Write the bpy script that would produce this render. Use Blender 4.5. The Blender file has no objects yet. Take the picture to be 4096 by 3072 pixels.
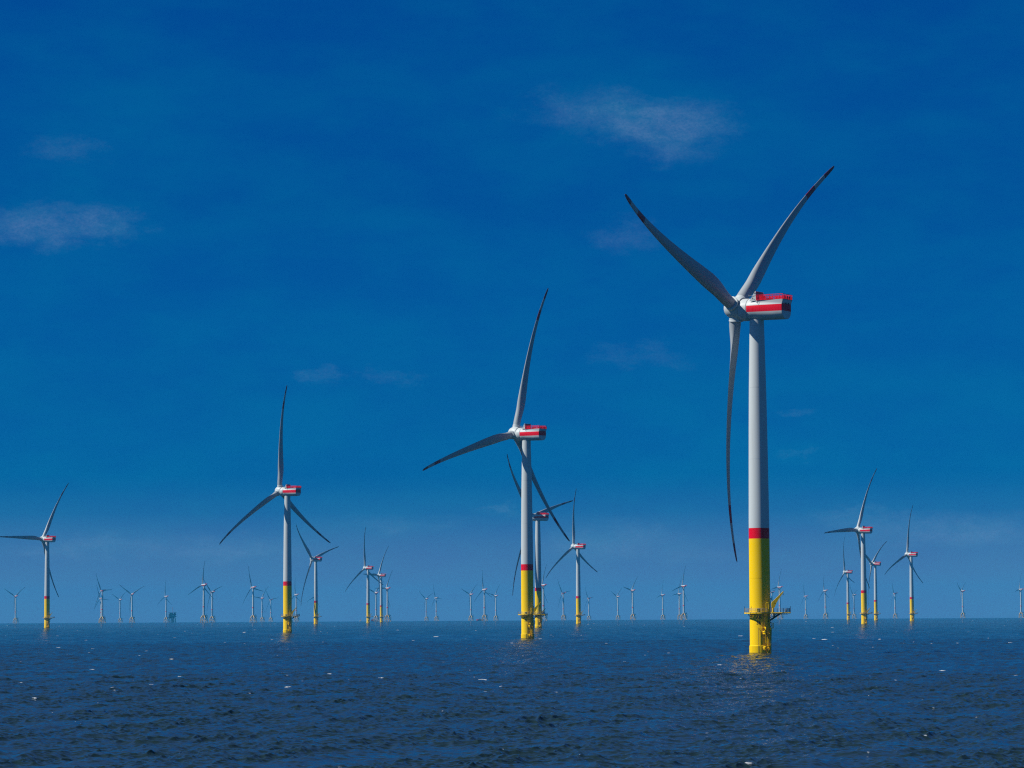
import bpy, bmesh, math, random
import numpy as np
from mathutils import Vector, Matrix
R = math.radians
sc = bpy.context.scene
col = sc.collection
random.seed(7)
RE = 7.4e6                      # effective earth radius (with refraction)
EYE = 12.0                      # height of the ship's deck above the sea

# ------------------------------------------------------------------ camera
cam_d = bpy.data.cameras.new('camera'); cam = bpy.data.objects.new('camera', cam_d); col.objects.link(cam)
cam_d.lens = 36.0 * 13060 / 4096; cam_d.sensor_width = 36.0
cam_d.clip_start = 1.0; cam_d.clip_end = 60000.0
PITCH, ROLL = R(4.04), R(0.315)
f_ = Vector((0, math.cos(PITCH), math.sin(PITCH))); u0 = Vector((0, -math.sin(PITCH), math.cos(PITCH))); r0 = Vector((1, 0, 0))
rt = r0 * math.cos(ROLL) - u0 * math.sin(ROLL); up = u0 * math.cos(ROLL) + r0 * math.sin(ROLL)
M = Matrix((( rt.x, up.x, -f_.x, 0), (rt.y, up.y, -f_.y, 0), (rt.z, up.z, -f_.z, 0), (0, 0, 0, 1)))
cam.matrix_world = Matrix.Translation((0, 0, EYE)) @ M
sc.camera = cam

# ------------------------------------------------------------------ view, sun, sky
sc.view_settings.view_transform = 'Standard'; sc.view_settings.look = 'None'
sc.view_settings.exposure = 0.0; sc.view_settings.gamma = 1.0
sc.cycles.volume_bounces = 0; sc.cycles.max_bounces = 6
sc.cycles.volume_step_rate = 1.0; sc.cycles.use_denoising = False; sc.cycles.caustics_reflective = False; sc.cycles.sample_clamp_indirect = 0.3; sc.cycles.filter_width = 1.2; sc.cycles.adaptive_threshold = 0.004
SUN_EL, SUN_AZ = R(47), R(262)      # azimuth clockwise from +Y (the view direction)
sd = Vector((math.sin(SUN_AZ) * math.cos(SUN_EL), math.cos(SUN_AZ) * math.cos(SUN_EL), math.sin(SUN_EL)))
sun_d = bpy.data.lights.new('sun', 'SUN'); sun = bpy.data.objects.new('sun', sun_d); col.objects.link(sun)
sun_d.energy = 5.0; sun_d.angle = R(0.53); sun_d.color = (1.0, 0.985, 0.92)
sun.rotation_euler = sd.to_track_quat('Z', 'Y').to_euler()

world = bpy.data.worlds.new('World'); sc.world = world; world.use_nodes = True
wn, wl = world.node_tree.nodes, world.node_tree.links
wn.clear()
def N(t, **kw):
    n = wn.new(t)
    for k, v in kw.items(): setattr(n, k, v)
    return n
def wmath(op, a, b=None, c=None):
    n = N('ShaderNodeMath', operation=op)
    for i, v in enumerate((a, b, c)):
        if v is None: continue
        if isinstance(v, (int, float)): n.inputs[i].default_value = v
        else: wl.new(v, n.inputs[i])
    return n.outputs[0]
sky = N('ShaderNodeTexSky', sky_type='NISHITA'); sky.sun_disc = False
sky.sun_elevation = SUN_EL; sky.sun_rotation = SUN_AZ; sky.altitude = 0; sky.air_density = 1.0; sky.dust_density = 0.3; sky.ozone_density = 3.0
tc = N('ShaderNodeTexCoord'); sep = N('ShaderNodeSeparateXYZ'); wl.new(tc.outputs['Generated'], sep.inputs[0])
# deep, polarised blue: the clear-sky model graded by elevation
ramp = N('ShaderNodeValToRGB'); ramp.color_ramp.interpolation = 'LINEAR'
SKY_TINT = [(0.0, (0.175, 0.36, 1.0)), (0.010, (0.135, 0.315, 0.89)), (0.0216, (0.085, 0.265, 0.78)), (0.031, (0.022, 0.222, 0.69)), (0.041, (0.0, 0.198, 0.63)), (0.0675, (0.0, 0.195, 0.57)),
            (0.125, (0.0, 0.193, 0.526)), (0.195, (0.0, 0.208, 0.55)), (0.25, (0.14, 0.31, 0.66)), (0.42, (0.26, 0.42, 0.70)), (1.0, (0.14, 0.26, 0.38))]
els = ramp.color_ramp.elements
while len(els) < len(SKY_TINT): els.new(0.5)
for e, (p, c) in zip(els, SKY_TINT): e.position = p; e.color = (*c, 1)
wl.new(wmath('MAXIMUM', sep.outputs[2], 0.0), ramp.inputs[0])
mul = N('ShaderNodeMix', data_type='RGBA', blend_type='MULTIPLY'); mul.inputs[0].default_value = 1.0
wl.new(sky.outputs[0], mul.inputs[6]); wl.new(ramp.outputs[0], mul.inputs[7])
# broad soft mottling of the thin haze veil and a few faint wisps of cirrus
az = wmath('ARCTAN2', sep.outputs[0], sep.outputs[1]); el = wmath('ARCSINE', sep.outputs[2])
def noise(scale, detail, rough, sx=1, sy=1, off=0.0):
    cb = N('ShaderNodeCombineXYZ'); wl.new(wmath('MULTIPLY', az, sx), cb.inputs[0]); wl.new(wmath('MULTIPLY', el, sy), cb.inputs[1]); cb.inputs[2].default_value = off
    n = N('ShaderNodeTexNoise'); n.inputs['Scale'].default_value = scale; n.inputs['Detail'].default_value = detail; n.inputs['Roughness'].default_value = rough
    wl.new(cb.outputs[0], n.inputs['Vector']); return n.outputs['Fac']
def remap(v, a, b, c=0.0, d=1.0, smooth=True):
    n = N('ShaderNodeMapRange'); n.interpolation_type = 'SMOOTHSTEP' if smooth else 'LINEAR'
    wl.new(v, n.inputs[0])
    for i, q in enumerate((a, b, c, d)): n.inputs[i + 1].default_value = q
    return n.outputs[0]
waz = wmath('ADD', az, wmath('MULTIPLY', wmath('SUBTRACT', noise(38, 6, 0.65, 1, 2.0, 12.0), 0.5), R(2.4)))
wel = wmath('ADD', el, wmath('MULTIPLY', wmath('SUBTRACT', noise(38, 6, 0.65, 1, 2.0, 22.0), 0.5), R(1.1)))
def blob(a0, e0, sa, se, amp):
    da = wmath('DIVIDE', wmath('SUBTRACT', waz, R(a0)), R(sa)); de = wmath('DIVIDE', wmath('SUBTRACT', wel, R(e0)), R(se))
    r2 = wmath('ADD', wmath('MULTIPLY', da, da), wmath('MULTIPLY', de, de))
    return wmath('MULTIPLY', wmath('POWER', 2.718, wmath('MULTIPLY', r2, -1.0)), amp)
CLOUDS = [(2.55, 8.60, 0.95, 0.34, 1.0), (1.9, 8.75, 0.7, 0.28, 0.5), (0.95, 8.95, 0.7, 0.35, 0.42), (3.2, 8.35, 0.8, 0.36, 0.45), (2.7, 8.1, 0.6, 0.3, 0.35), (-8.4, 6.80, 1.0, 0.26, 0.95),
          (-7.0, 6.82, 0.6, 0.22, 0.8), (-7.75, 8.15, 0.6, 0.26, 0.42), (1.95, 6.55, 0.45, 0.33, 0.42), (-3.26, 4.12, 0.38, 0.2, 0.5), (-2.0, 4.10, 0.55, 0.17, 0.42),
          (7.7, 1.40, 1.4, 0.26, 0.75), (6.0, 1.65, 1.0, 0.16, 0.55), (2.2, 4.55, 0.9, 0.22, 0.36), (4.9, 3.5, 0.35, 0.10, 0.30), (4.75, 2.75, 0.3, 0.10, 0.26), (-0.13, 1.8, 0.55, 0.09, 0.5),
          (-4.9, 1.15, 1.5, 0.25, 0.6), (1.7, 1.25, 1.3, 0.28, 0.6), (-7.6, 1.2, 1.1, 0.2, 0.6), (3.6, 1.0, 0.8, 0.15, 0.3), (-1.9, 1.6, 1.2, 0.14, 0.34)]
acc = None
for c in CLOUDS:
    b = blob(*c); acc = b if acc is None else wmath('ADD', acc, b)
rag = wmath('SUBTRACT', noise(95, 8, 0.68, 1, 2.0, 2.0), 0.5)          # ragged outline
grain = remap(noise(900, 3, 0.8, 1, 1.4, 9.0), 0.30, 0.70, 0.55, 1.45, False)   # fine mottling
soft = wmath('MINIMUM', acc, 1.0)
body = wmath('MULTIPLY', acc, wmath('ADD', wmath('MULTIPLY', rag, 3.4), 1.0))
cl = remap(wmath('MULTIPLY', body, grain), 0.10, 1.65, 0.0, 1.0, False)
veil = remap(noise(22, 8, 0.62, 1, 2.4, 5.0), 0.30, 0.72, 0.0, 1.3)
veil2 = blob(-7.3, 8.2, 2.0, 1.2, 0.8); veil3 = blob(2.2, 9.0, 2.6, 0.9, 0.5)
veil = wmath('ADD', wmath('MULTIPLY', wmath('SUBTRACT', veil, 0.62), 0.8), wmath('ADD', wmath('ADD', veil2, veil3), soft))
vm = N('ShaderNodeMix', data_type='RGBA', blend_type='ADD'); wl.new(wmath('MULTIPLY', veil, 1.0), vm.inputs[0])
wl.new(mul.outputs[2], vm.inputs[6]); vm.inputs[7].default_value = (0.0, 0.22, 0.10, 1); vm.clamp_result = False; vm.clamp_factor = False
cm = N('ShaderNodeMix', data_type='RGBA', blend_type='ADD'); wl.new(cl, cm.inputs[0]); cm.clamp_factor = False
wl.new(vm.outputs[2], cm.inputs[6]); cm.inputs[7].default_value = (0.50, 0.42, 0.44, 1)
bg = N('ShaderNodeBackground'); bg.inputs['Strength'].default_value = 0.1
wl.new(cm.outputs[2], bg.inputs[0]); wo = N('ShaderNodeOutputWorld'); wl.new(bg.outputs[0], wo.inputs[0])

# ------------------------------------------------------------------ materials
def material(name, color, rough=0.4, spec=0.5, var=0.06, scale=0.6, stretch=(1, 1, 0.15), dirt=None, metallic=0.0):
    m = bpy.data.materials.new(name); m.use_nodes = True; nt = m.node_tree; b = nt.nodes['Principled BSDF']
    b.inputs['Roughness'].default_value = rough; b.inputs['Specular IOR Level'].default_value = spec; b.inputs['Metallic'].default_value = metallic
    tcn = nt.nodes.new('ShaderNodeTexCoord'); mp = nt.nodes.new('ShaderNodeMapping'); mp.inputs['Scale'].default_value = stretch
    nt.links.new(tcn.outputs['Object'], mp.inputs[0])
    n = nt.nodes.new('ShaderNodeTexNoise'); n.inputs['Scale'].default_value = scale; n.inputs['Detail'].default_value = 5
    nt.links.new(mp.outputs[0], n.inputs['Vector'])
    mx = nt.nodes.new('ShaderNodeMix'); mx.data_type = 'RGBA'
    mx.inputs[6].default_value = (*[c * (1 - var) for c in color], 1); mx.inputs[7].default_value = (*[min(1, c * (1 + var)) for c in color], 1)
    nt.links.new(n.outputs['Fac'], mx.inputs[0]); nt.links.new(mx.outputs[2], b.inputs['Base Color'])
    if dirt:       # thin run-down streaks of rust or salt
        n2 = nt.nodes.new('ShaderNodeTexNoise'); n2.inputs['Scale'].default_value = dirt[1]; n2.inputs['Detail'].default_value = 6
        mp2 = nt.nodes.new('ShaderNodeMapping'); mp2.inputs['Scale'].default_value = (1, 1, 0.06); nt.links.new(tcn.outputs['Object'], mp2.inputs[0]); nt.links.new(mp2.outputs[0], n2.inputs['Vector'])
        mr = nt.nodes.new('ShaderNodeMapRange'); mr.inputs[1].default_value = 0.58; mr.inputs[2].default_value = 0.8; mr.inputs[4].default_value = dirt[2]
        nt.links.new(n2.outputs['Fac'], mr.inputs[0])
        mx2 = nt.nodes.new('ShaderNodeMix'); mx2.data_type = 'RGBA'; nt.links.new(mr.outputs[0], mx2.inputs[0]); nt.links.new(mx.outputs[2], mx2.inputs[6]); mx2.inputs[7].default_value = (*dirt[0], 1)
        nt.links.new(mx2.outputs[2], b.inputs['Base Color'])
    return m
def grating(m):      # open steel grating lets part of the light through
    nt = m.node_tree; out = nt.nodes['Material Output']; b = nt.nodes['Principled BSDF']
    t = nt.nodes.new('ShaderNodeBsdfTransparent'); mx = nt.nodes.new('ShaderNodeMixShader'); mx.inputs[0].default_value = 0.45
    nt.links.new(b.outputs[0], mx.inputs[1]); nt.links.new(t.outputs[0], mx.inputs[2]); nt.links.new(mx.outputs[0], out.inputs['Surface']); return m
MAT = dict(
    grating=grating(material('deck_grating', (0.34, 0.35, 0.36), 0.5, 0.4, 0.15, 2.0)),
    tip=material('dark_red_tip', (0.22, 0.003, 0.018), 0.45, 0.3), band=material('blade_red', (0.34, 0.003, 0.02), 0.45, 0.3),
    white=material('light_grey_paint', (0.57, 0.61, 0.60), 0.45, 0.3, 0.05, 0.5, dirt=((0.42, 0.42, 0.40), 0.9, 0.35)),
    blade=material('blade_gelcoat', (0.37, 0.40, 0.41), 0.38, 0.25, 0.04, 0.3),
    red=material('red_paint', (0.80, 0.0, 0.018), 0.5, 0.15, 0.06, 0.8),
    yellow=material('yellow_paint', (1.0, 0.62, 0.0), 0.5, 0.08, 0.04, 0.7, dirt=((0.55, 0.30, 0.01), 1.1, 0.45)),
    black=material('black_marking', (0.012, 0.012, 0.015), 0.6, 0.3),
    steel=material('galvanised_steel', (0.30, 0.31, 0.32), 0.5, 0.5, 0.15, 2.0),
    dark=material('dark_steel', (0.05, 0.055, 0.06), 0.5, 0.4, 0.2, 2.0),
    growth=material('marine_growth', (0.10, 0.085, 0.02), 0.8, 0.2, 0.5, 2.0, (1, 1, 1)),
    seam=material('joint_seal', (0.20, 0.21, 0.22), 0.7, 0.3),
    jacket=material('jacket_yellow', (0.62, 0.40, 0.12), 0.5, 0.3, 0.06, 0.5),
    module=material('module_cladding', (0.15, 0.15, 0.17), 0.6, 0.3, 0.25, 0.3, (1, 1, 1)),
    foam=material('foam', (0.50, 0.53, 0.55), 0.9, 0.2, 0.12, 3.0, (1, 1, 1)),
    sail=material('sailcloth', (0.8, 0.8, 0.78), 0.8, 0.2),
)

# ------------------------------------------------------------------ mesh helpers
class MB:
    """collects shapes into one mesh"""
    def __init__(s): s.v = []; s.f = []; s.m = []; s.mats = []
    def mi(s, m):
        if m not in s.mats: s.mats.append(m)
        return s.mats.index(m)
    def add(s, vs, fs, m):
        o = len(s.v); k = s.mi(m); s.v += [tuple(v) for v in vs]
        for f in fs: s.f.append([i + o for i in f]); s.m.append(k)
    def loft(s, rings, m, cap=True, closed=True):
        n = len(rings[0]); vs = [p for r in rings for p in r]; fs = []
        for i in range(len(rings) - 1):
            for j in range(n if closed else n - 1):
                a = i * n + j; b = i * n + (j + 1) % n
                fs.append((a, b, b + n, a + n))
        if cap: fs.append(tuple(range(n))[::-1]); fs.append(tuple((len(rings) - 1) * n + j for j in range(n)))
        s.add(vs, fs, m)
    def lathe(s, prof, m, seg=48, org=(0, 0, 0), axis='Z', cap=True):
        rings = []
        for (r, h) in prof:
            ring = []
            for j in range(seg):
                a = 2 * math.pi * j / seg; c, sn = r * math.cos(a), r * math.sin(a)
                p = (c, sn, h) if axis == 'Z' else (h, c, sn)
                ring.append((p[0] + org[0], p[1] + org[1], p[2] + org[2]))
            rings.append(ring)
        s.loft(rings, m, cap)
    def tube(s, pts, r, m, seg=8):
        pts = [Vector(p) for p in pts]; rings = []; rr = r if isinstance(r, (list, tuple)) else [r] * len(pts)
        for i, p in enumerate(pts):
            d = (pts[min(i + 1, len(pts) - 1)] - pts[max(i - 1, 0)]).normalized()
            x = d.cross(Vector((0, 0, 1)))
            if x.length < 1e-3: x = Vector((1, 0, 0))
            x.normalize(); y = d.cross(x)
            rings.append([tuple(p + (x * math.cos(2 * math.pi * j / seg) + y * math.sin(2 * math.pi * j / seg)) * rr[i]) for j in range(seg)])
        s.loft(rings, m)
    def box(s, c, d, m, mat=None):
        vs = [Vector((c[0] + sx * d[0] / 2, c[1] + sy * d[1] / 2, c[2] + sz * d[2] / 2)) for sx in (-1, 1) for sy in (-1, 1) for sz in (-1, 1)]
        if mat: vs = [mat @ v for v in vs]
        s.add(vs, [(0, 1, 3, 2), (4, 6, 7, 5), (0, 4, 5, 1), (2, 3, 7, 6), (0, 2, 6, 4), (1, 5, 7, 3)], m)
    def prism(s, poly, axis, a, b, m):
        """poly in the two other axes, extruded along axis"""
        def P(p, h): return {'Y': (p[0], h, p[1]), 'X': (h, p[0], p[1]), 'Z': (p[0], p[1], h)}[axis]
        n = len(poly); s.loft([[P(p, a) for p in poly], [P(p, b) for p in poly]], m)
    def build(s, name, parent=None, smooth=35):
        me = bpy.data.meshes.new(name); me.from_pydata(s.v, [], s.f)
        for m in s.mats: me.materials.append(m)
        me.polygons.foreach_set('material_index', s.m)
        bm = bmesh.new(); bm.from_mesh(me); bmesh.ops.recalc_face_normals(bm, faces=bm.faces[:]); bm.to_mesh(me); bm.free()
        me.shade_smooth(); me.set_sharp_from_angle(angle=R(smooth)); me.update()
        o = bpy.data.objects.new(name, me); col.objects.link(o)
        if parent: o.parent = parent
        return o
def empty(name, loc=(0, 0, 0), parent=None):
    o = bpy.data.objects.new(name, None); col.objects.link(o); o.location = loc
    if parent: o.parent = parent
    return o
def tag(o, label, cat, group=None):
    o['label'] = label; o['category'] = cat
    if group: o['group'] = group
def text_on_cylinder(lines, radius, zc, ang0, size, m, name, parent):
    """lettering painted on the round steel; ang0 measured from -Y towards +X"""
    vs, fs = [], []
    for (t, z) in lines:
        cu = bpy.data.curves.new('lettering', 'FONT'); cu.body = t; cu.size = size; cu.align_x = 'CENTER'; cu.offset = 0.022 * size; cu.extrude = 0.0; cu.resolution_u = 4
        o = bpy.data.objects.new('lettering', cu); col.objects.link(o); dg = bpy.context.evaluated_depsgraph_get()
        me = o.evaluated_get(dg).to_mesh(); off = len(vs)
        for v in me.vertices:
            a = ang0 + v.co.x * 0.92 / radius
            vs.append((radius * math.sin(a), -radius * math.cos(a), z + v.co.y))
        for p in me.polygons: fs.append([i + off for i in p.vertices])
        o.to_mesh_clear(); bpy.data.objects.remove(o)
    me = bpy.data.meshes.new(name); me.from_pydata(vs, [], fs); me.materials.append(m); me.update()
    o = bpy.data.objects.new(name, me); col.objects.link(o); o.parent = parent
    return o

# ------------------------------------------------------------------ blade
def blade_mesh(Rb, r_root, chord_max, bend, name, r_start, seg=28):
    """span +Z, leading edge +X, downwind +Y"""
    ch = [(0.0, 2 * r_root, 1.0), (0.06, 2 * r_root, 1.0), (0.10, 2 * r_root * 1.06, 0.86), (0.15, chord_max * 0.88, 0.62), (0.19, chord_max * 0.97, 0.50), (0.23, chord_max, 0.42), (0.30, chord_max * 0.93, 0.34),
          (0.40, chord_max * 0.79, 0.28), (0.50, chord_max * 0.66, 0.25), (0.60, chord_max * 0.55, 0.23), (0.70, chord_max * 0.45, 0.21), (0.80, chord_max * 0.36, 0.19), (0.90, chord_max * 0.30, 0.18), (0.95, chord_max * 0.26, 0.18), (0.98, chord_max * 0.21, 0.18), (0.993, chord_max * 0.15, 0.18), (1.0, chord_max * 0.06, 0.18)]
    xs = [c[0] for c in ch]
    marks = [0.775, 0.845, 0.925]
    ts = sorted(set([round(x, 4) for x in np.concatenate([np.linspace(r_start / Rb, 0.30, 12), np.linspace(0.30, 1.0, 30)]).tolist()] + marks + [0.985, 0.993]))
    rings = []; tt = []
    for t in ts:
        c = float(np.interp(t, xs, [q[1] for q in ch])); th = float(np.interp(t, xs, [q[2] for q in ch]))
        blend = min(1, max(0, (t - 0.05) / 0.13)); blend = blend * blend * (3 - 2 * blend)
        tw = R(np.interp(t, [0, 0.1, 0.25, 0.4, 0.6, 0.8, 1.0], [17, 17, 13, 9.5, 5.5, 3, 1.5]) + 3.0)
        off = bend * (t * (1 - t ** 2.4)) * 1.95
        ring = []
        for j in range(seg):
            a = 2 * math.pi * j / seg
            # circle
            cx, cy = math.cos(a) * c / 2, math.sin(a) * c / 2 * th
            # airfoil: a=0 leading edge
            x = (1 - math.cos(a)) / 2
            yt = 5 * th * (0.2969 * math.sqrt(x) - 0.126 * x - 0.3516 * x * x + 0.2843 * x ** 3 - 0.1015 * x ** 4) * c
            camber = 0.10 * th * c * math.sin(math.pi * x)
            ax = (0.32 - x) * c; ay = (yt if a < math.pi else -yt * 0.75) + camber
            px = cx * (1 - blend) + ax * blend; py = cy * (1 - blend) + ay * blend
            X = px * math.cos(tw) + py * math.sin(tw); Y = -px * math.sin(tw) + py * math.cos(tw)
            ring.append((X, Y - off, t * Rb))
        rings.append(ring); tt.append(t)
    mb = MB()
    def between(a, b, m):
        idx = [i for i, t in enumerate(tt) if a - 1e-4 <= t <= b + 1e-4]
        mb.loft([rings[i] for i in idx], m, cap=(b >= 1))
    between(0, 0.775, MAT['blade']); between(0.775, 0.845, MAT['band']); between(0.845, 0.925, MAT['blade']); between(0.925, 1.0, MAT['tip'])
    return mb

# ------------------------------------------------------------------ large turbine on a yellow monopile (hub 104 m, rotor 157 m)
DECK = 12.15
def pol(rho, deg, z): a = R(deg); return (rho * math.sin(a), -rho * math.cos(a), z)      # deg from -Y towards +X
def make_monopile_turbine():
    root = empty('wind_turbine')
    # ---- yellow transition piece
    b = MB(); Y = MAT['yellow']
    b.lathe([(3.30, -6), (3.30, 0.25)], MAT['growth'], 64); b.lathe([(3.302, 0.25), (3.302, 2.25), (3.14, 2.42), (3.12, 2.5), (3.12, 34.5)], Y, 64)
    for z in (12.9, 22.6): b.lathe([(3.135, z), (3.135, z + 0.12)], Y, 64, cap=False)
    tp = b.build('transition_piece', root)
    for k, dg in ((0, 18.5), (1, 43.0)):      # boat landing: two fender tubes on stubs
        b = MB()
        b.tube([pol(3.45, dg, 7.9), pol(4.35, dg, 7.6), pol(4.4, dg, 7.2), pol(4.4, dg, -4)], 0.26, Y, 12)
        for z in (6.5, 5.9, 1.85, 1.35):
            b.tube([pol(3.1, dg - 6, z), pol(4.4, dg, z)], 0.24 if z in (6.5, 1.85) else 0.16, Y, 10)
        for z in (6.5, 1.85): b.lathe([(0.05, z - 0.36), (0.34, z - 0.2), (0.34, z + 0.2), (0.05, z + 0.36)], Y, 12, org=pol(4.05, dg - 3, 0))
        if k:
            for z in (5.8, 2.2): b.tube([pol(4.3, 18.5, z), pol(4.3, 43, z)], 0.13, Y)
        b.build('fender_tube', tp)
    for z0, z1, dg, rho in ((-1, 8.2, 31, 4.1), (7.6, 12.1, 24, 3.75)):
        b = MB()
        for sd_ in (-3.8, 3.8): b.tube([pol(rho, dg + sd_, z0), pol(rho, dg + sd_, z1)], 0.075, Y, 6)
        z = z0 + 0.2
        while z < z1: b.tube([pol(rho, dg - 3.8, z), pol(rho, dg + 3.8, z)], 0.03, Y, 5); z += 0.35
        b.build('ladder', tp)
    for dg, r, z0, m in ((22, 0.19, 7.7, Y), (35.5, 0.16, -2, Y), (20, 0.10, 9.2, MAT['dark']), (52, 0.15, 0, Y)):
        b = MB(); b.tube([pol(3.45, dg, z0), pol(3.45, dg, DECK)], r, m, 10); b.build('cable_tube', tp)
    b = MB(); b.tube([pol(3.34, -13, -1), pol(3.34, -13, 7.4), pol(3.18, -13, 7.7)], 0.045, MAT['dark'], 6); b.build('cable', tp)
    b = MB(); b.tube([pol(4.1, -62, 11.9), pol(3.95, -60, 11.3), pol(3.6, -50, 11.0), pol(3.2, -42, 10.95)], 0.11, MAT['dark'], 8); b.build('bent_pipe', tp)
    b = MB(); b.tube([pol(3.3, 60, 9.4), pol(3.75, 60, 9.2), pol(3.8, 60, 8.3), pol(3.4, 60, 7.9)], 0.12, MAT['dark'], 8); b.build('bent_pipe', tp)
    for dg, rr, m in ((8.5, 3.95, Y), (61, 4.3, Y)):      # rest platforms beside the ladder
        b = MB()
        for z in (7.7, 8.25, 8.8, 9.15): b.tube([pol(rr, dg - 5.5, z), pol(rr, dg + 5.5, z)], 0.05, m, 6)
        for sd_ in (-5.5, 0, 5.5): b.tube([pol(rr, dg + sd_, 7.6), pol(rr, dg + sd_, 9.2)], 0.05, m, 6)
        b.tube([pol(3.1, dg, 7.62), pol(rr, dg, 7.62)], 0.09, m)
        b.prism([pol(3.2, dg - 6, 0)[:2], pol(rr, dg - 6, 0)[:2], pol(rr, dg + 6, 0)[:2], pol(3.2, dg + 6, 0)[:2]], 'Z', 7.5, 7.6, m)
        b.build('rest_platform', tp)
    # ---- working platform
    b = MB(); outer = []
    for j in range(73):
        dg = 105 + j * (330 - 0) / 72 * (1)      # ring open towards +X where the extension joins
        outer.append(pol(4.75, dg, 0)[:2])
    ring = [pol(4.75, 5 * j, 0)[:2] for j in range(72)]
    seg = 72
    def annulus(r0, r1, z0, z1, m):
        rings = [[(*pol(r, 5 * j, 0)[:2], z) for j in range(seg)] for (r, z) in ((r0, z0), (r1, z0), (r1, z1), (r0, z1), (r0, z0))]
        b.loft(rings, m, cap=False)
    annulus(3.16, 4.72, DECK + 0.14, DECK + 0.24, MAT['grating'])
    annulus(4.55, 4.78, DECK - 0.2, DECK + 0.14, Y)
    annulus(3.14, 3.4, DECK - 0.3, DECK + 0.139, Y)
    for j in range(16):
        a = j * 22.5 + 4; b.tube([pol(3.3, a, DECK - 0.02), pol(4.6, a, DECK - 0.02)], 0.12, Y, 6)
        b.tube([pol(4.79, a, DECK - 0.25), pol(4.79, a, DECK + 0.2)], 0.05, MAT['dark'], 5)
    # extension deck to the right, its near corner reaching out under the crane
    b.prism([(3.2, -4.3), (6.4, -4.3), (6.9, -3.6), (9.0, -3.4), (9.0, 1.6), (3.2, 1.9)], 'Z', DECK + 0.141, DECK + 0.239, MAT['grating'])
    edge_ = [(2.9, -4.2), (6.4, -4.2), (6.9, -3.5), (8.9, -3.3)]
    for p, q in zip(edge_, edge_[1:]): b.tube([(p[0], p[1], DECK - 0.03), (q[0], q[1], DECK - 0.03)], 0.165, Y, 8)
    b.box((6.2, 1.75, DECK - 0.03), (5.2, 0.2, 0.33), Y); b.box((8.93, -0.85, DECK - 0.03), (0.14, 4.9, 0.33), MAT['dark'])
    for x in (4.9, 5.9, 6.9, 7.9): b.box((x, -0.85, DECK - 0.04), (0.16, 5.0, 0.28), MAT['dark'])
    for x in np.arange(5.2, 8.2, 0.5): b.box((x, -3.0, DECK - 0.28), (0.12, 0.1, 0.32), MAT['dark'])
    b.box((6.7, -3.0, DECK - 0.46), (3.1, 0.12, 0.08), MAT['dark'])
    pf = b.build('access_platform', root)
    def rail(pts, m=MAT['steel'], h=1.2, r=0.04):
        b = MB()
        for p in pts: b.tube([(p[0], p[1], DECK + 0.2), (p[0], p[1], DECK + 0.2 + h)], r, m, 5)
        for hh in (0.45, 0.85, h):
            for p, q in zip(pts, pts[1:]): b.tube([(p[0], p[1], DECK + 0.2 + hh), (q[0], q[1], DECK + 0.2 + hh)], r * 0.8, m, 5)
        return b
    rail([pol(4.7, a, 0)[:2] for a in range(120, 392, 11)]).build('railing', pf)
    rl = rail([(3.0, -4.2), (3.9, -4.2), (4.8, -4.2), (5.7, -4.2), (6.35, -4.2), (6.85, -3.5), (7.9, -3.4), (8.95, -3.3), (8.95, -2.1), (8.95, -0.9), (8.95, 0.3), (8.95, 1.5), (8.1, 1.6), (7.2, 1.7), (6.3, 1.7), (5.4, 1.8), (4.4, 1.8)])
    for x in (7.95, 8.2, 8.45, 8.7, 8.92): rl.box((x, -3.36, DECK + 0.8), (0.14, 0.05, 1.15), MAT['steel'])
    rl.build('railing', pf)
    for y in (-2.8, 1.3):      # braces beneath the extension
        b = MB(); b.tube([(2.3, y * 0.65, 9.5), (6.1, y, DECK - 0.15)], 0.20, MAT['dark'], 10)
        b.tube([(4.2, y * 0.86, 10.8), (4.2, y, DECK - 0.15)], 0.13, MAT['dark'], 8); b.build('brace', pf)
    b = MB(); b.tube([(2.1, -2.2, 10.3), (5.0, -3.6, DECK - 0.15)], 0.13, MAT['steel'], 8); b.build('brace', pf)
    b = MB(); c_ = pol(4.5, -9, 0); b.box((c_[0], c_[1], DECK + 0.75), (1.0, 0.3, 0.95), Y); b.box((c_[0], c_[1], DECK + 1.27), (1.1, 0.4, 0.09), MAT['white']); b.build('locker', pf)
    b = MB(); c_ = pol(4.4, -50, 0); b.box((c_[0] - 0.25, c_[1], DECK + 0.7), (0.32, 0.4, 1.0), MAT['white']); b.box((c_[0], c_[1], DECK + 1.25), (0.9, 0.4, 0.1), MAT['white']); b.build('locker', pf)
    b = MB()
    for sd_ in (-1, 1): b.tube([(1.9 + sd_ * 0.33, -4.2, DECK + 0.2), (1.9 + sd_ * 0.33, -4.2, DECK + 3.0)], 0.085, Y, 8)
    b.tube([(1.55, -4.2, DECK + 3.0), (2.25, -4.2, DECK + 3.0)], 0.09, Y, 8)
    for z in np.arange(0.5, 2.9, 0.35): b.tube([(1.57, -4.2, DECK + z), (2.23, -4.2, DECK + z)], 0.03, Y, 5)
    b.build('ladder_hoop', pf)
    for p in (pol(4.75, -82, 0), pol(4.2, -42, 0), (8.95, -3.3, 0)):
        b = MB(); b.tube([(p[0], p[1], DECK + 0.2), (p[0], p[1], DECK + 1.75)], 0.05, MAT['dark'], 6); b.box((p[0], p[1], DECK + 1.8), (0.18, 0.18, 0.24), MAT['dark']); b.build('navigation_light', pf)
    b = MB(); b.box((3.3, -2.9, DECK + 0.95), (0.5, 0.5, 1.5), MAT['steel']); b.build('cabinet', pf)
    b = MB(); b.box((7.6, -2.6, DECK + 0.75), (0.5, 0.5, 1.0), MAT['white']); b.build('cabinet', pf)
    b = MB()
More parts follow.
